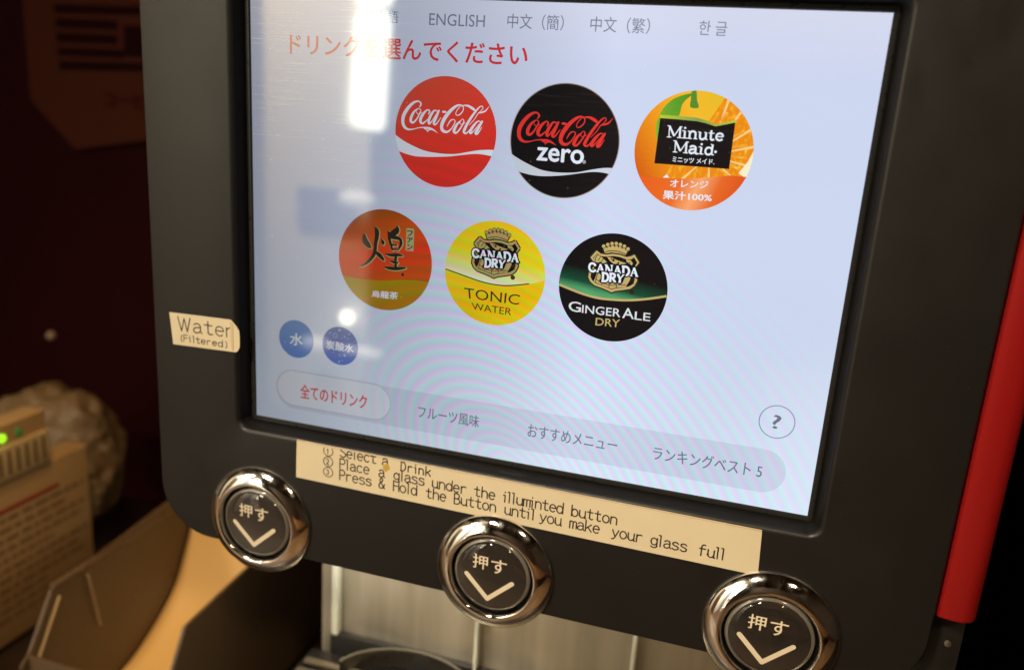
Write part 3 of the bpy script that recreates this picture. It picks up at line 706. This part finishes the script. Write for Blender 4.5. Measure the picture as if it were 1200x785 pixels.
def serif(f, s_, corners, m, thick=.18, thin=.10, ser=.085, grow=0.):
    Wt = sum(SER[c][0] for c in s_); TL, TR, BR, BL = corners
    H = math.hypot(TL[0]-BL[0], TL[1]-BL[1]); x0 = 0
    for c in s_:
        for L in SER[c][1]:
            kind = L[-1]; wd_ = {0: thin, 1: thick, 2: ser, 3: .19}[kind]*H+grow
            P = []
            for (x, y) in L[:-1]:
                u = (x0+x)/Wt; v = 1-y
                P.append(tuple((TL[i]*(1-u)+TR[i]*u)*(1-v)+(BL[i]*(1-u)+BR[i]*u)*v for i in (0, 1))+(wd_,))
            f.stroke(P, m, smooth=len(P) > 2, n=3, caps=(kind == 3 or grow > 0))
        x0 += SER[c][0]
serif(f, 'Minute', [rm(232, 258), rm(562, 286), rm(555, 344), rm(228, 322)], WHT)
serif(f, 'Maid', [rm(266, 344), rm(508, 368), rm(500, 426), rm(262, 408)], WHT)
q = rm(508, 408); f.circle(*q, .006, WHT, 10)
f.text('ミニッツ メイド.', None, WHT, .03, corners=[rm(262, 434), rm(502, 452), rm(500, 482), rm(260, 466)])
f.text('オレンジ', None, WHT, .03, corners=[rm(250, 566), rm(468, 576), rm(464, 618), rm(246, 608)])
f.text('果汁100%', None, WHT, .035, corners=[rm(208, 628), rm(488, 650), rm(484, 694), rm(206, 678)])
f.done('drink_icon', screen)['label'] = 'round orange icon with fruit and black banner'
# oolong tea
f = Flat(3e-5); cx, cy = X0+OF, YB; rk = reader(415, 255, 9.8125); rt = reader(380, 230, 4.908)
f.circle(cx, cy, RI, scr_grad('tea_orange', [(0, (150, 74, 10)), (.3, (206, 82, 20)), (.5, (220, 60, 26)), (.75, (196, 84, 18)), (1, (214, 62, 28))], .25, 1, (cx-.1, cy-.25), .5, .18, 60, (.3, 1, 1)))
f.clipped([rt(x, y) for x, y in [(60, 440), (110, 458), (230, 480), (330, 486), (430, 482), (520, 484), (600, 494), (660, 500), (660, 700), (60, 700)]], cx, cy, RI*.999, scr_grad('tea_olive', [(0, (168, 140, 10)), (1, (176, 118, 16))], .3, 1, (cx, cy+.1), .2))
EDG = scr('tea_edge', (176, 170, 120)); DK = scr('tea_brush', (40, 34, 24))
BR = [
 [(118,205,40),(128,270,78),(170,325,62),(192,342,20)],
 [(240,110,14),(262,150,56),(262,220,54),(248,300,44),(244,360,44),(225,430,44),(170,500,36),(110,545,20),(58,563,4)],
 [(248,395,30),(290,430,54),(335,480,34),(345,492,10)],
 [(318,248,14),(332,285,46),(338,308,20)],
 [(500,105,22),(490,150,72),(430,200,70),(400,240,30)],
 [(398,170,30),(405,240,38),(430,330,30),(440,372,20)],
 [(410,225,34),(470,230,46),(530,250,40),(538,310,36),(508,375,10)],
 [(440,312,22),(490,318,18)], [(440,362,22),(500,366,20)],
 [(372,420,20),(430,432,40),(500,428,40),(555,438,18)], [(482,435,34),(478,500,34),(480,580,34)],
 [(418,500,18),(460,512,34),(506,520,16)],
 [(360,570,22),(420,582,42),(500,586,44),(588,578,22)]]
kw = .000432
for m, g, o in ((EDG, 14, 5), (DK, 0, 0)):
    for L in BR: f.stroke([(*rk(x+o, y+o), (wd_+g)*kw) for x, y, wd_ in L], m, smooth=True)
f.poly([rk(x, y) for x, y in [(603, 128), (612, 122), (684, 130), (692, 140), (684, 384), (672, 388), (600, 380), (594, 370)]], EDG)
for ch, (yA, yB_) in zip('ファン', ((150, 215), (232, 290), (306, 370))):
    f.text(ch, None, DK, .05, corners=[rk(612, yA), rk(676, yA+3), rk(674, yB_), rk(610, yB_-3)])
q = rk(560, 655); f.circle(*q, .008, DK, 12)
f.text('烏龍茶', None, WHT, .03, corners=[rt(276, 540), rt(426, 552), rt(422, 594), rt(272, 578)], space=1.25)
f.done('drink_icon', screen)['label'] = 'round orange tea icon with black brush character'

def crest(f, P, gold, line, dark, white):
    """P maps the crest's own drawing coordinates to the display"""
    cr = [(318,98),(345,190),(365,205),(440,190),(520,200),(635,235),(690,140),(640,160),(622,100),(592,145),(568,75),(540,128),(508,62),(490,120),(450,62),(430,122),(388,78),(385,135),(335,98)]
    f.stroke([(*P(x, y), .012) for x, y in cr+[cr[0]]], line, caps=False); f.poly([P(x, y) for x, y in cr], gold)
    for x, y in ((332, 104), (390, 80), (450, 66), (510, 66), (568, 80), (625, 104), (676, 142)): f.circle(*P(x, y), .011, line, 12)
    for x, y in ((332, 104), (390, 80), (450, 66), (510, 66), (568, 80), (625, 104), (676, 142)): f.circle(*P(x, y), .0085, gold, 12)
    f.stroke([(*P(x, y), .004) for x, y in ((362, 182), (440, 168), (540, 178), (638, 215))], line, smooth=True)
    sh = [(232,165),(290,210),(370,222),(460,212),(560,225),(660,258),(720,245),(768,222),(836,335),(785,395),(800,520),(806,590),(770,660),(710,705),(600,722),(500,735),(440,755),(390,728),(300,690),(200,655),(140,600),(115,540),(125,470),(185,400),(195,330),(145,262)]
    f.stroke([(*P(x, y), .013) for x, y in sh+[sh[0]]], line, caps=False); f.poly([P(x, y) for x, y in sh], gold)
    ins = [(238,205),(300,245),(380,250),(470,242),(560,255),(650,288),(720,290),(762,262),(806,335),(770,395),(770,590),(740,645),(690,672),(590,690),(500,700),(440,716),(392,695),(310,660),(215,625),(165,580),(145,530),(160,460),(215,400),(225,330),(180,268)]
    f.poly([P(x, y) for x, y in ins], dark)
    f.poly([P(x, y) for x, y in ((238,215),(300,255),(350,300),(390,345),(300,345),(222,330),(190,270))], gold)
    f.poly([P(x, y) for x, y in ((380,255),(440,262),(520,300),(600,330),(660,345),(560,365),(470,350),(420,310))], gold)
    f.poly([P(x, y) for x, y in ((650,292),(712,300),(745,345),(730,375),(690,345),(655,320))], gold)
    f.poly([P(x, y) for x, y in ((240,450),(300,470),(320,600),(600,620),(640,530),(720,520),(700,590),(640,680),(500,690),(440,706),(390,685),(300,650),(190,600),(225,520))], gold)
    for L in (((250,460),(235,530),(215,605)),((310,600),(305,655)),((410,610),(408,685)),((510,620),(512,690)),((215,560),(300,620),(440,655),(640,650)),((250,225),(215,270),(215,310)),((290,250),(255,300)),((330,280),(300,320)),((700,590),(760,560)),((150,540),(205,480)),((745,580),(760,640))):
        f.stroke([(*P(x, y), .0035) for x, y in L], line, smooth=True)
    for x, y, r in ((470, 300, 16), (540, 340, 12), (440, 280, 9), (600, 300, 12), (700, 335, 8)): f.circle(*P(x, y), r*.00043, line, 8)
    ca = [P(120, 338), P(826, 412), P(822, 532), P(118, 452)]; dr = [P(305, 478), P(628, 506), P(612, 616), P(300, 592)]
    for c4, s_ in ((ca, 'CANADA'), (dr, 'DRY')):
        serif(f, s_, c4, dark, thick=.27, thin=.15, ser=.10, grow=.012); serif(f, s_, c4, white, thick=.27, thin=.15, ser=.10)
    f.circle(*P(732, 748), .012, line, 14)
# tonic
f = Flat(3e-5); cx, cy = X0+OF+DX, YB; rt2 = reader(540, 265, 12.075)
f.circle(cx, cy, RI, scr_grad('tonic_yellow', [(0, (236, 200, 24)), (.45, (228, 214, 30)), (.62, (222, 222, 120)), (.78, (220, 232, 200)), (1, (216, 232, 220))], -.12, 1, (cx, cy-.26), .40, .05, 90))
tl = [rt(x, y) for x, y in [(670, 405), (697, 418), (800, 455), (900, 490), (980, 508), (1060, 514), (1178, 504), (1230, 494), (1300, 480)]]
f.clipped(catmull(tl, 5)+[rt(1300, 800), rt(670, 800)], cx, cy, RI*.999, scr_grad('tonic_low', [(0, (238, 206, 26)), (.6, (232, 192, 12)), (1, (236, 204, 20))], .3, 1, (cx-.1, cy), .3))
INK = scr('tonic_ink', (60, 54, 30)); tlc = catmull(tl[1:-2], 5)
f.stroke([(x, y, .006) for x, y in tlc], INK, caps=False)
p1 = (X0+OF+2*DX, YB)
GOLD2 = scr('crest_gold_pale', (176, 154, 96)); crest(f, lambda x, y: rt2(x*.94+52, y*.985-12), GOLD2, INK, BLK, WHT)
f.text('TONIC', None, scr('print_black', (44, 42, 30)), .0, corners=[rt(806, 524), rt(1130, 566), rt(1120, 624), rt(812, 584)])
f.text('WATER', None, scr('print_black', (44, 42, 30)), .0, corners=[rt(848, 610), rt(1082, 644), rt(1076, 684), rt(854, 650)])
f.done('drink_icon', screen)['label'] = 'round yellow tonic water icon with crest'
# ginger ale
f = Flat(3e-5); cx, cy = X0+OF+2*DX, YB; rg = reader(640, 265, 5.4133); rg2 = reader(680, 280, 12.075)
f.circle(cx, cy, RI, BLK)
top = scr_grad('ginger_glow', [(0, (12, 10, 14)), (.55, (12, 12, 14)), (.74, (16, 74, 52)), (.84, (80, 158, 104)), (1, (104, 176, 116))], -.12, 1, (cx+.03, cy-.26), .36)
gl = [rg(x, y) for x, y in [(50, 352), (82, 370), (160, 402), (240, 432), (330, 456), (420, 466), (520, 470), (620, 464), (700, 454), (764, 444), (820, 434)]]
f.clipped([rg(50, -40), rg(820, -40)]+list(reversed(catmull(gl, 5))), cx, cy, RI*.995, top)
GOLD = scr('crest_gold', (196, 172, 110)); f.stroke([(x, y, .011) for x, y in catmull(gl[1:-1], 5)], GOLD, caps=False)
crest(f, rg2, GOLD, scr('crest_line', (40, 38, 24)), BLK, WHT)
GW = scr('warm_white', (222, 224, 228))
for s_, c4 in (('G', ((145, 472), (224, 484), (220, 546), (145, 536))), ('INGER', ((232, 498), (474, 524), (470, 576), (228, 548))), ('A', ((488, 514), (556, 524), (556, 588), (484, 580))), ('LE', ((566, 540), (664, 552), (660, 602), (562, 590)))):
    f.text(s_, None, GW, .012, corners=[rg(*c) for c in c4])
f.text('DRY', None, GOLD, .012, corners=[rg(318, 580), rg(470, 592), rg(466, 640), rg(314, 626)])
f.done('drink_icon', screen)['label'] = 'round black ginger ale icon with gold crest'
# water, sparkling water
f = Flat(3e-5); cx, cy = .2606, 1.7900
cx, cy = px(347.2, 397.3); f.circle(cx, cy, .108, scr_grad('water_blue', [(0, (66, 134, 200)), (1, (24, 116, 208))], 0, 1, (cx, cy-.1), .2, .1, 200))
rw = reader(320, 365, 10.909)
f.text('水', None, WHT, .03, corners=[rw(218, 275), rw(376, 285), rw(376, 436), rw(218, 428)]); f.done('drink_icon', screen)['label'] = 'small round blue still water icon'
f = Flat(3e-5); cx, cy = px(398.6, 405.4); f.circle(cx, cy, .108, scr_grad('soda_blue', [(0, (54, 92, 170)), (1, (28, 100, 205))], 0, 1, (cx, cy-.1), .2, .1, 200))
PAL = scr('bubble_white', (150, 180, 220))
for x, y, r in ((850, 238, 18), (728, 272, 12), (976, 292, 12), (915, 562, 20), (775, 527, 8), (884, 625, 8), (846, 640, 14), (915, 325, 12), (960, 350, 10), (800, 568, 6), (880, 340, 7), (1010, 340, 8), (1040, 380, 8)): f.circle(*rw(x, y), r*.00042, PAL, 12)
for x, y, r in ((795, 305, 30), (858, 562, 20)): f.ring(*rw(x, y), r*.00042, .003, PAL, 24)
f.text('炭酸水', None, WHT, .03, corners=[rw(684, 362), rw(1030, 425), rw(1026, 528), rw(680, 475)]); f.done('drink_icon', screen)['label'] = 'small round blue sparkling water icon with bubbles'

# ================================================================== THINGS AROUND
# plastic scoop bin left of the dispenser
M['bin'] = plain('tan_plastic', (.105, .064, .031), .32, var=.15, nscale=20)
M['chute'] = plain('amber_plastic', (.72, .46, .17), .45, var=.08, nscale=12)
bn = empty('plastic_bin', (-.205, .19, 0)); tag(bn, 'open tan plastic bin with an amber scooped floor left of the dispenser', 'bin')
side = [(.103, .151), (.076, .107), (.0665, .100), (.064, .004), (.36, .004), (.36, .168), (.256, .166)]
slab('side_wall', [(-.272, y, z) for y, z in side], .003, M['bin'], bn)
slab('side_wall', [(-.138, y, z) for y, z in [(.103, .150), (.080, .112), (.066, .088), (.064, .004), (.36, .004), (.36, .172), (.19, .156)]], .003, M['bin'], bn)
slab('front_wall', [(-.2715, .068, .004), (-.141, .068, .004), (-.141, .0735, .106), (-.2715, .0735, .106)], .003, M['bin'], bn)
box('rim', (-.2765, .105, .1512), (-.2700, .36, .1548), M['bin'], bn, .001).rotation_euler = (0, 0, 0)
slab('back_wall', [(-.2715, .358, .004), (-.141, .358, .004), (-.141, .358, .166), (-.2715, .358, .166)], .003, M['bin'], bn)
pr = [(.078, .012), (.12, .014), (.173, .022), (.200, .031), (.222, .043), (.242, .057), (.257, .072), (.270, .095), (.283, .122), (.293, .150), (.300, .185)]
pr = catmull(pr, 4); V = []; F = []
for x in (-.2700, -.1412):
    for dz in (0, -.002):
        V += [(x, y-dz*.6, z+dz) for y, z in pr]
k = len(pr)
for i in range(k-1):
    F += [(i, i+1, 2*k+i+1, 2*k+i), (k+i, k+i+1, 3*k+i+1, 3*k+i), (i, i+1, k+i+1, k+i), (2*k+i, 2*k+i+1, 3*k+i+1, 3*k+i)]
fix(mesh('scoop_floor', V, F, M['chute'], bn), 40)
M['rib'] = plain('pale_tan_edge', (.42, .29, .15), .4)
tube('front_rib', [(-.2695, .0825, .100), (-.2685, .1075, .144)], .0012, M['rib'], bn)
tube('side_rib', [(-.2688, .140, .146), (-.2688, .150, .088)], .0009, M['rib'], bn)

# printed beige box with lamps and slots
t = NT('beige_printed_card')
t.set(Base_Color=t.mix(t.noise(9), (.52, .34, .155), (.42, .26, .11)), Roughness=.6); M['card'] = t.m
cb = empty('appliance_box', (-.50, .22, 0)); tag(cb, 'beige box with slots, green lamps and a printed notice beside the tan bin', 'appliance')
box('case', (-.450, .02, .005), (-.420, .305, .182), M['card'], cb, .004)
M['slot'] = plain('dark_slot', (.16, .10, .05), .6); M['redink'] = plain('red_ink', (.38, .03, .02), .6); M['cardink'] = plain('brown_print', (.25, .145, .065), .7)
M['card2'] = plain('pale_vent_plastic', (.62, .46, .24), .5)
box('lamp_housing', (-.448, .03, .1825), (-.4215, .2545, .240), M['card'], cb, .003)
vp = box('vent_panel', (-.4213, .150, .184), (-.4165, .253, .219), M['card2'], cb, .0015)
for i in range(9): box('slot', (-.4166, .158+.0105*i, .189), (-.4160, .1615+.0105*i, .214), M['slot'], vp)
t = NT('green_lamp'); t.set(Base_Color=(.1, .4, .02), Emission_Color=(.35, .9, .02), Emission_Strength=1.6); M['led'] = t.m
t = NT('dim_green_lamp'); t.set(Base_Color=(.02, .12, .03), Emission_Color=(.01, .16, .02), Emission_Strength=.35); M['led2'] = t.m
for (y, m) in ((.199, 'led'), (.2185, 'led2')):
    bm = bmesh.new(); bmesh.ops.create_uvsphere(bm, u_segments=16, v_segments=10, radius=.0042)
    for v in bm.verts: v.co = Vector((-.4200+v.co.x*.6, y+v.co.y, .2275+v.co.z))
    me = bpy.data.meshes.new('indicator_lamp'); bm.to_mesh(me); bm.free(); link('indicator_lamp', me, cb, [M[m]])
box('red_line', (-.4199, .10, .1500), (-.4194, .262, .1540), M['redink'], cb)
for i in range(11):
    z = .140-.0108*i; L = (.295, .27, .298, .29, .25, .297, .285, .292, .24, .296, .28)[i]
    f_ = empty('printed_line', (0, 0, 0), cb); bpy.data.objects.remove(f_)
    y = .10; V = []; F = []
    while y < L:
        wl = random.uniform(.006, .018); y1 = min(y+wl, L); b = len(V)
        V += [(-.4195, y, z), (-.4195, y1, z), (-.4195, y1, z+.0042), (-.4195, y, z+.0042)]; F.append((b, b+1, b+2, b+3)); y = y1+random.uniform(.002, .004)
    mesh('printed_line', V, F, M['cardink'], cb)
# crumpled bag behind it
t = NT('crumpled_tan_film'); t.set(Base_Color=t.mix(t.noise(14), (.24, .15, .065), (.10, .06, .025)), Roughness=.5); t.bump(t.noise(20, detail=2), .6, .015); M['bag'] = t.m
bm = bmesh.new(); bmesh.ops.create_icosphere(bm, subdivisions=5, radius=1)
from mathutils import noise as mn
for v in bm.verts:
    n_ = mn.noise(v.co*1.5)*.2+.16*(.35-abs(mn.noise(v.co*2.6+Vector((3, 1, 0)))))+.10*(.3-abs(mn.noise(v.co*6))); q = v.co*(1+n_)
    v.co = Vector((-.525+q.x*.088, .370+q.y*.055, max(.125+q.z*.088, .002)))
me = bpy.data.meshes.new('plastic_bag'); bm.to_mesh(me); bm.free(); me.polygons.foreach_set('use_smooth', [True]*len(me.polygons))
tag(link('plastic_bag', me, None, [M['bag']]), 'crumpled tan plastic bag slumped behind the printed beige box', 'bag')
# notice on the dark wall
sg = empty('wall_notice', (-.44, .515, .58)); tag(sg, 'dim brown notice with cut corners and dark lines on the dark red wall', 'notice')
M['notice'] = plain('dim_brown_paper', (.062, .017, .010), .95, nscale=10, ior=1.1)
M['nink'] = plain('faded_dark_print', (.014, .003, .004), .95, ior=1.1); M['nink2'] = plain('faded_red_print', (.05, .003, .006), .95, ior=1.1)
yN = .516
def NP(x, y):
    v = CR*((x-600)/FPX)-CU*((y-392.5)/FPX)+CF; o = Vector((.2628, -.3961, .5717)); s = (yN-.004-o.y)/v.y; return o+v*s
A1, A2, A3, A4 = NP(28, -12), NP(38, 118), NP(90, 175), NP(170, 165)
slab('notice_board', [p for p in (A1+Vector((0, 0, .10)), A2, A3, A4, A4+Vector((.12, 0, .01)), A4+Vector((.16, 0, .08)), A4+Vector((.16, 0, .28)))], -.003, M['notice'], sg, 0)
for i, (y0, y1, xe) in enumerate(((6, 16, 185), (22, 33, 140), (39, 50, 140), (56, 66, 148), (72, 82, 190))):
    a = NP(66+i*1.5, y0); b = NP(xe, y0+3); c = NP(xe, y1+3); d = NP(67+i*1.5, y1)
    V = [p-Vector((0, .0042, 0)) for p in (a, d, c, b)]; mesh('printed_line', V, [(0, 1, 2, 3)], M['nink'], sg)
a = NP(148, 30); b = NP(190, 33); V = [p-Vector((0, .0042, 0)) for p in (a, NP(148, 66), NP(190, 69), b)]; mesh('printed_block', V, [(0, 1, 2, 3)], M['nink'], sg)
V, F_ = text_geo('コーヒー', .04)
p0 = NP(124, 124); mesh('printed_lettering', [p0+Vector((x*.021, -.0045, y*.021)) for x, y in V], F_, M['nink2'], sg)
# small pale knob on the wall, faint shelf edge
kb = lathe('round_stud', [(.0062, 0), (.0060, .004), (.004, .007), (.001, .008)], -.677, .220, .52, plain('pale_knob', (.45, .30, .2), .3), None, 20, cap=True)
tag(kb, 'tiny pale round stud on the dark red wall', 'stud')

ck = box('black_backing', (.47, .12, 0), (1.1, .50, 1.2), M['black'], None, .005); tag(ck, 'black cabinet added to fill the dark right of the red edge', 'backing')  # added black box that keeps the area beside the strip dark
# tall column lamp on the cream wall behind the viewer, seen mirrored in the glass
t = NT('lamp_glow'); t.set(Base_Color=(.8, .8, .7), Emission_Color=(.95, 1, .80), Emission_Strength=9.); M['lamp'] = t.m
lp = empty('column_lamp', (-1.43, -2.98, 0)); tag(lp, 'tall white glowing strip lamp mirrored at the left of the screen', 'lamp')
def pxr(x, y, Y):
    v = CR*((x-600)/FPX)-CU*((y-392.5)/FPX)+CF; o = Vector((.2628, -.3961, .5717)); s = -o.y/v.y; p = o+v*s; v = Vector((v.x, -v.y, v.z)); return p+v*((Y-p.y)/v.y)
def lamp_q(a, b, c, d):
    return slab('lamp_shade', [pxr(*q, -2.97) for q in (a, b, c, d)], -.02, M['lamp'], lp, .016)
lamp_q((408, 148), (449, 155), (458, 13), (416, 12)); lamp_q((416.5, 7), (458.5, 8), (470, -150), (427, -152))
bm = bmesh.new(); bmesh.ops.create_uvsphere(bm, u_segments=20, v_segments=12, radius=.029)
for v in bm.verts: v.co += Vector((-1.465, -2.93, -.385))
me = bpy.data.meshes.new('bulb_lamp'); bm.to_mesh(me); bm.free()
t = NT('bulb_glow'); t.set(Emission_Color=(1, .93, .70), Emission_Strength=22.); tag(link('bulb_lamp', me, None, [t.m]), 'small bright bulb mirrored below the orange tea icon', 'lamp')
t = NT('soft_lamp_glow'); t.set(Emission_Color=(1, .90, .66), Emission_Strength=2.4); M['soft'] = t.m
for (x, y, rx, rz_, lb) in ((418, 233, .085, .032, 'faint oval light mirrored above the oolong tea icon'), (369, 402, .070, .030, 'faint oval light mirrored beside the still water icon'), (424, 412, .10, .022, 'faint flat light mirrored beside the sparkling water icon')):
    c = pxr(x, y, -2.9); bm = bmesh.new(); bmesh.ops.create_uvsphere(bm, u_segments=20, v_segments=12, radius=1)
    for v in bm.verts: v.co = Vector((c.x+v.co.x*rx, c.y+v.co.y*.03, c.z+v.co.z*rz_))
    me = bpy.data.meshes.new('wall_light'); bm.to_mesh(me); bm.free()
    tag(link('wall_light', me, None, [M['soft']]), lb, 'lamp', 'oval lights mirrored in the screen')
# blue framed board and chair-like dark posts on that wall
c = pxr(388, 248, -2.98); M['blue'] = plain('blue_grey_board', (.16, .19, .30), .6)
tag(box('wall_board', (c.x-.17, -2.995, c.z-.085), (c.x+.12, -2.975, c.z+.10), M['blue'], None, .003), 'blue-grey board on the cream wall mirrored in the screen', 'board')
# orange wooden table behind the viewer, mirrored in the chrome
tb = empty('wooden_table', (.9, -1.6, -.9)); tag(tb, 'orange-brown wooden table mirrored in the chrome button rings', 'table')
box('tabletop', (.35, -2.3, -.20), (1.8, -1.0, -.16), M['wood'], tb, .004)
for x in (.42, 1.73):
    for y in (-2.22, -1.08): box('leg', (x-.03, y-.03, -.90), (x+.03, y+.03, -.201), M['wood'], tb, .003)
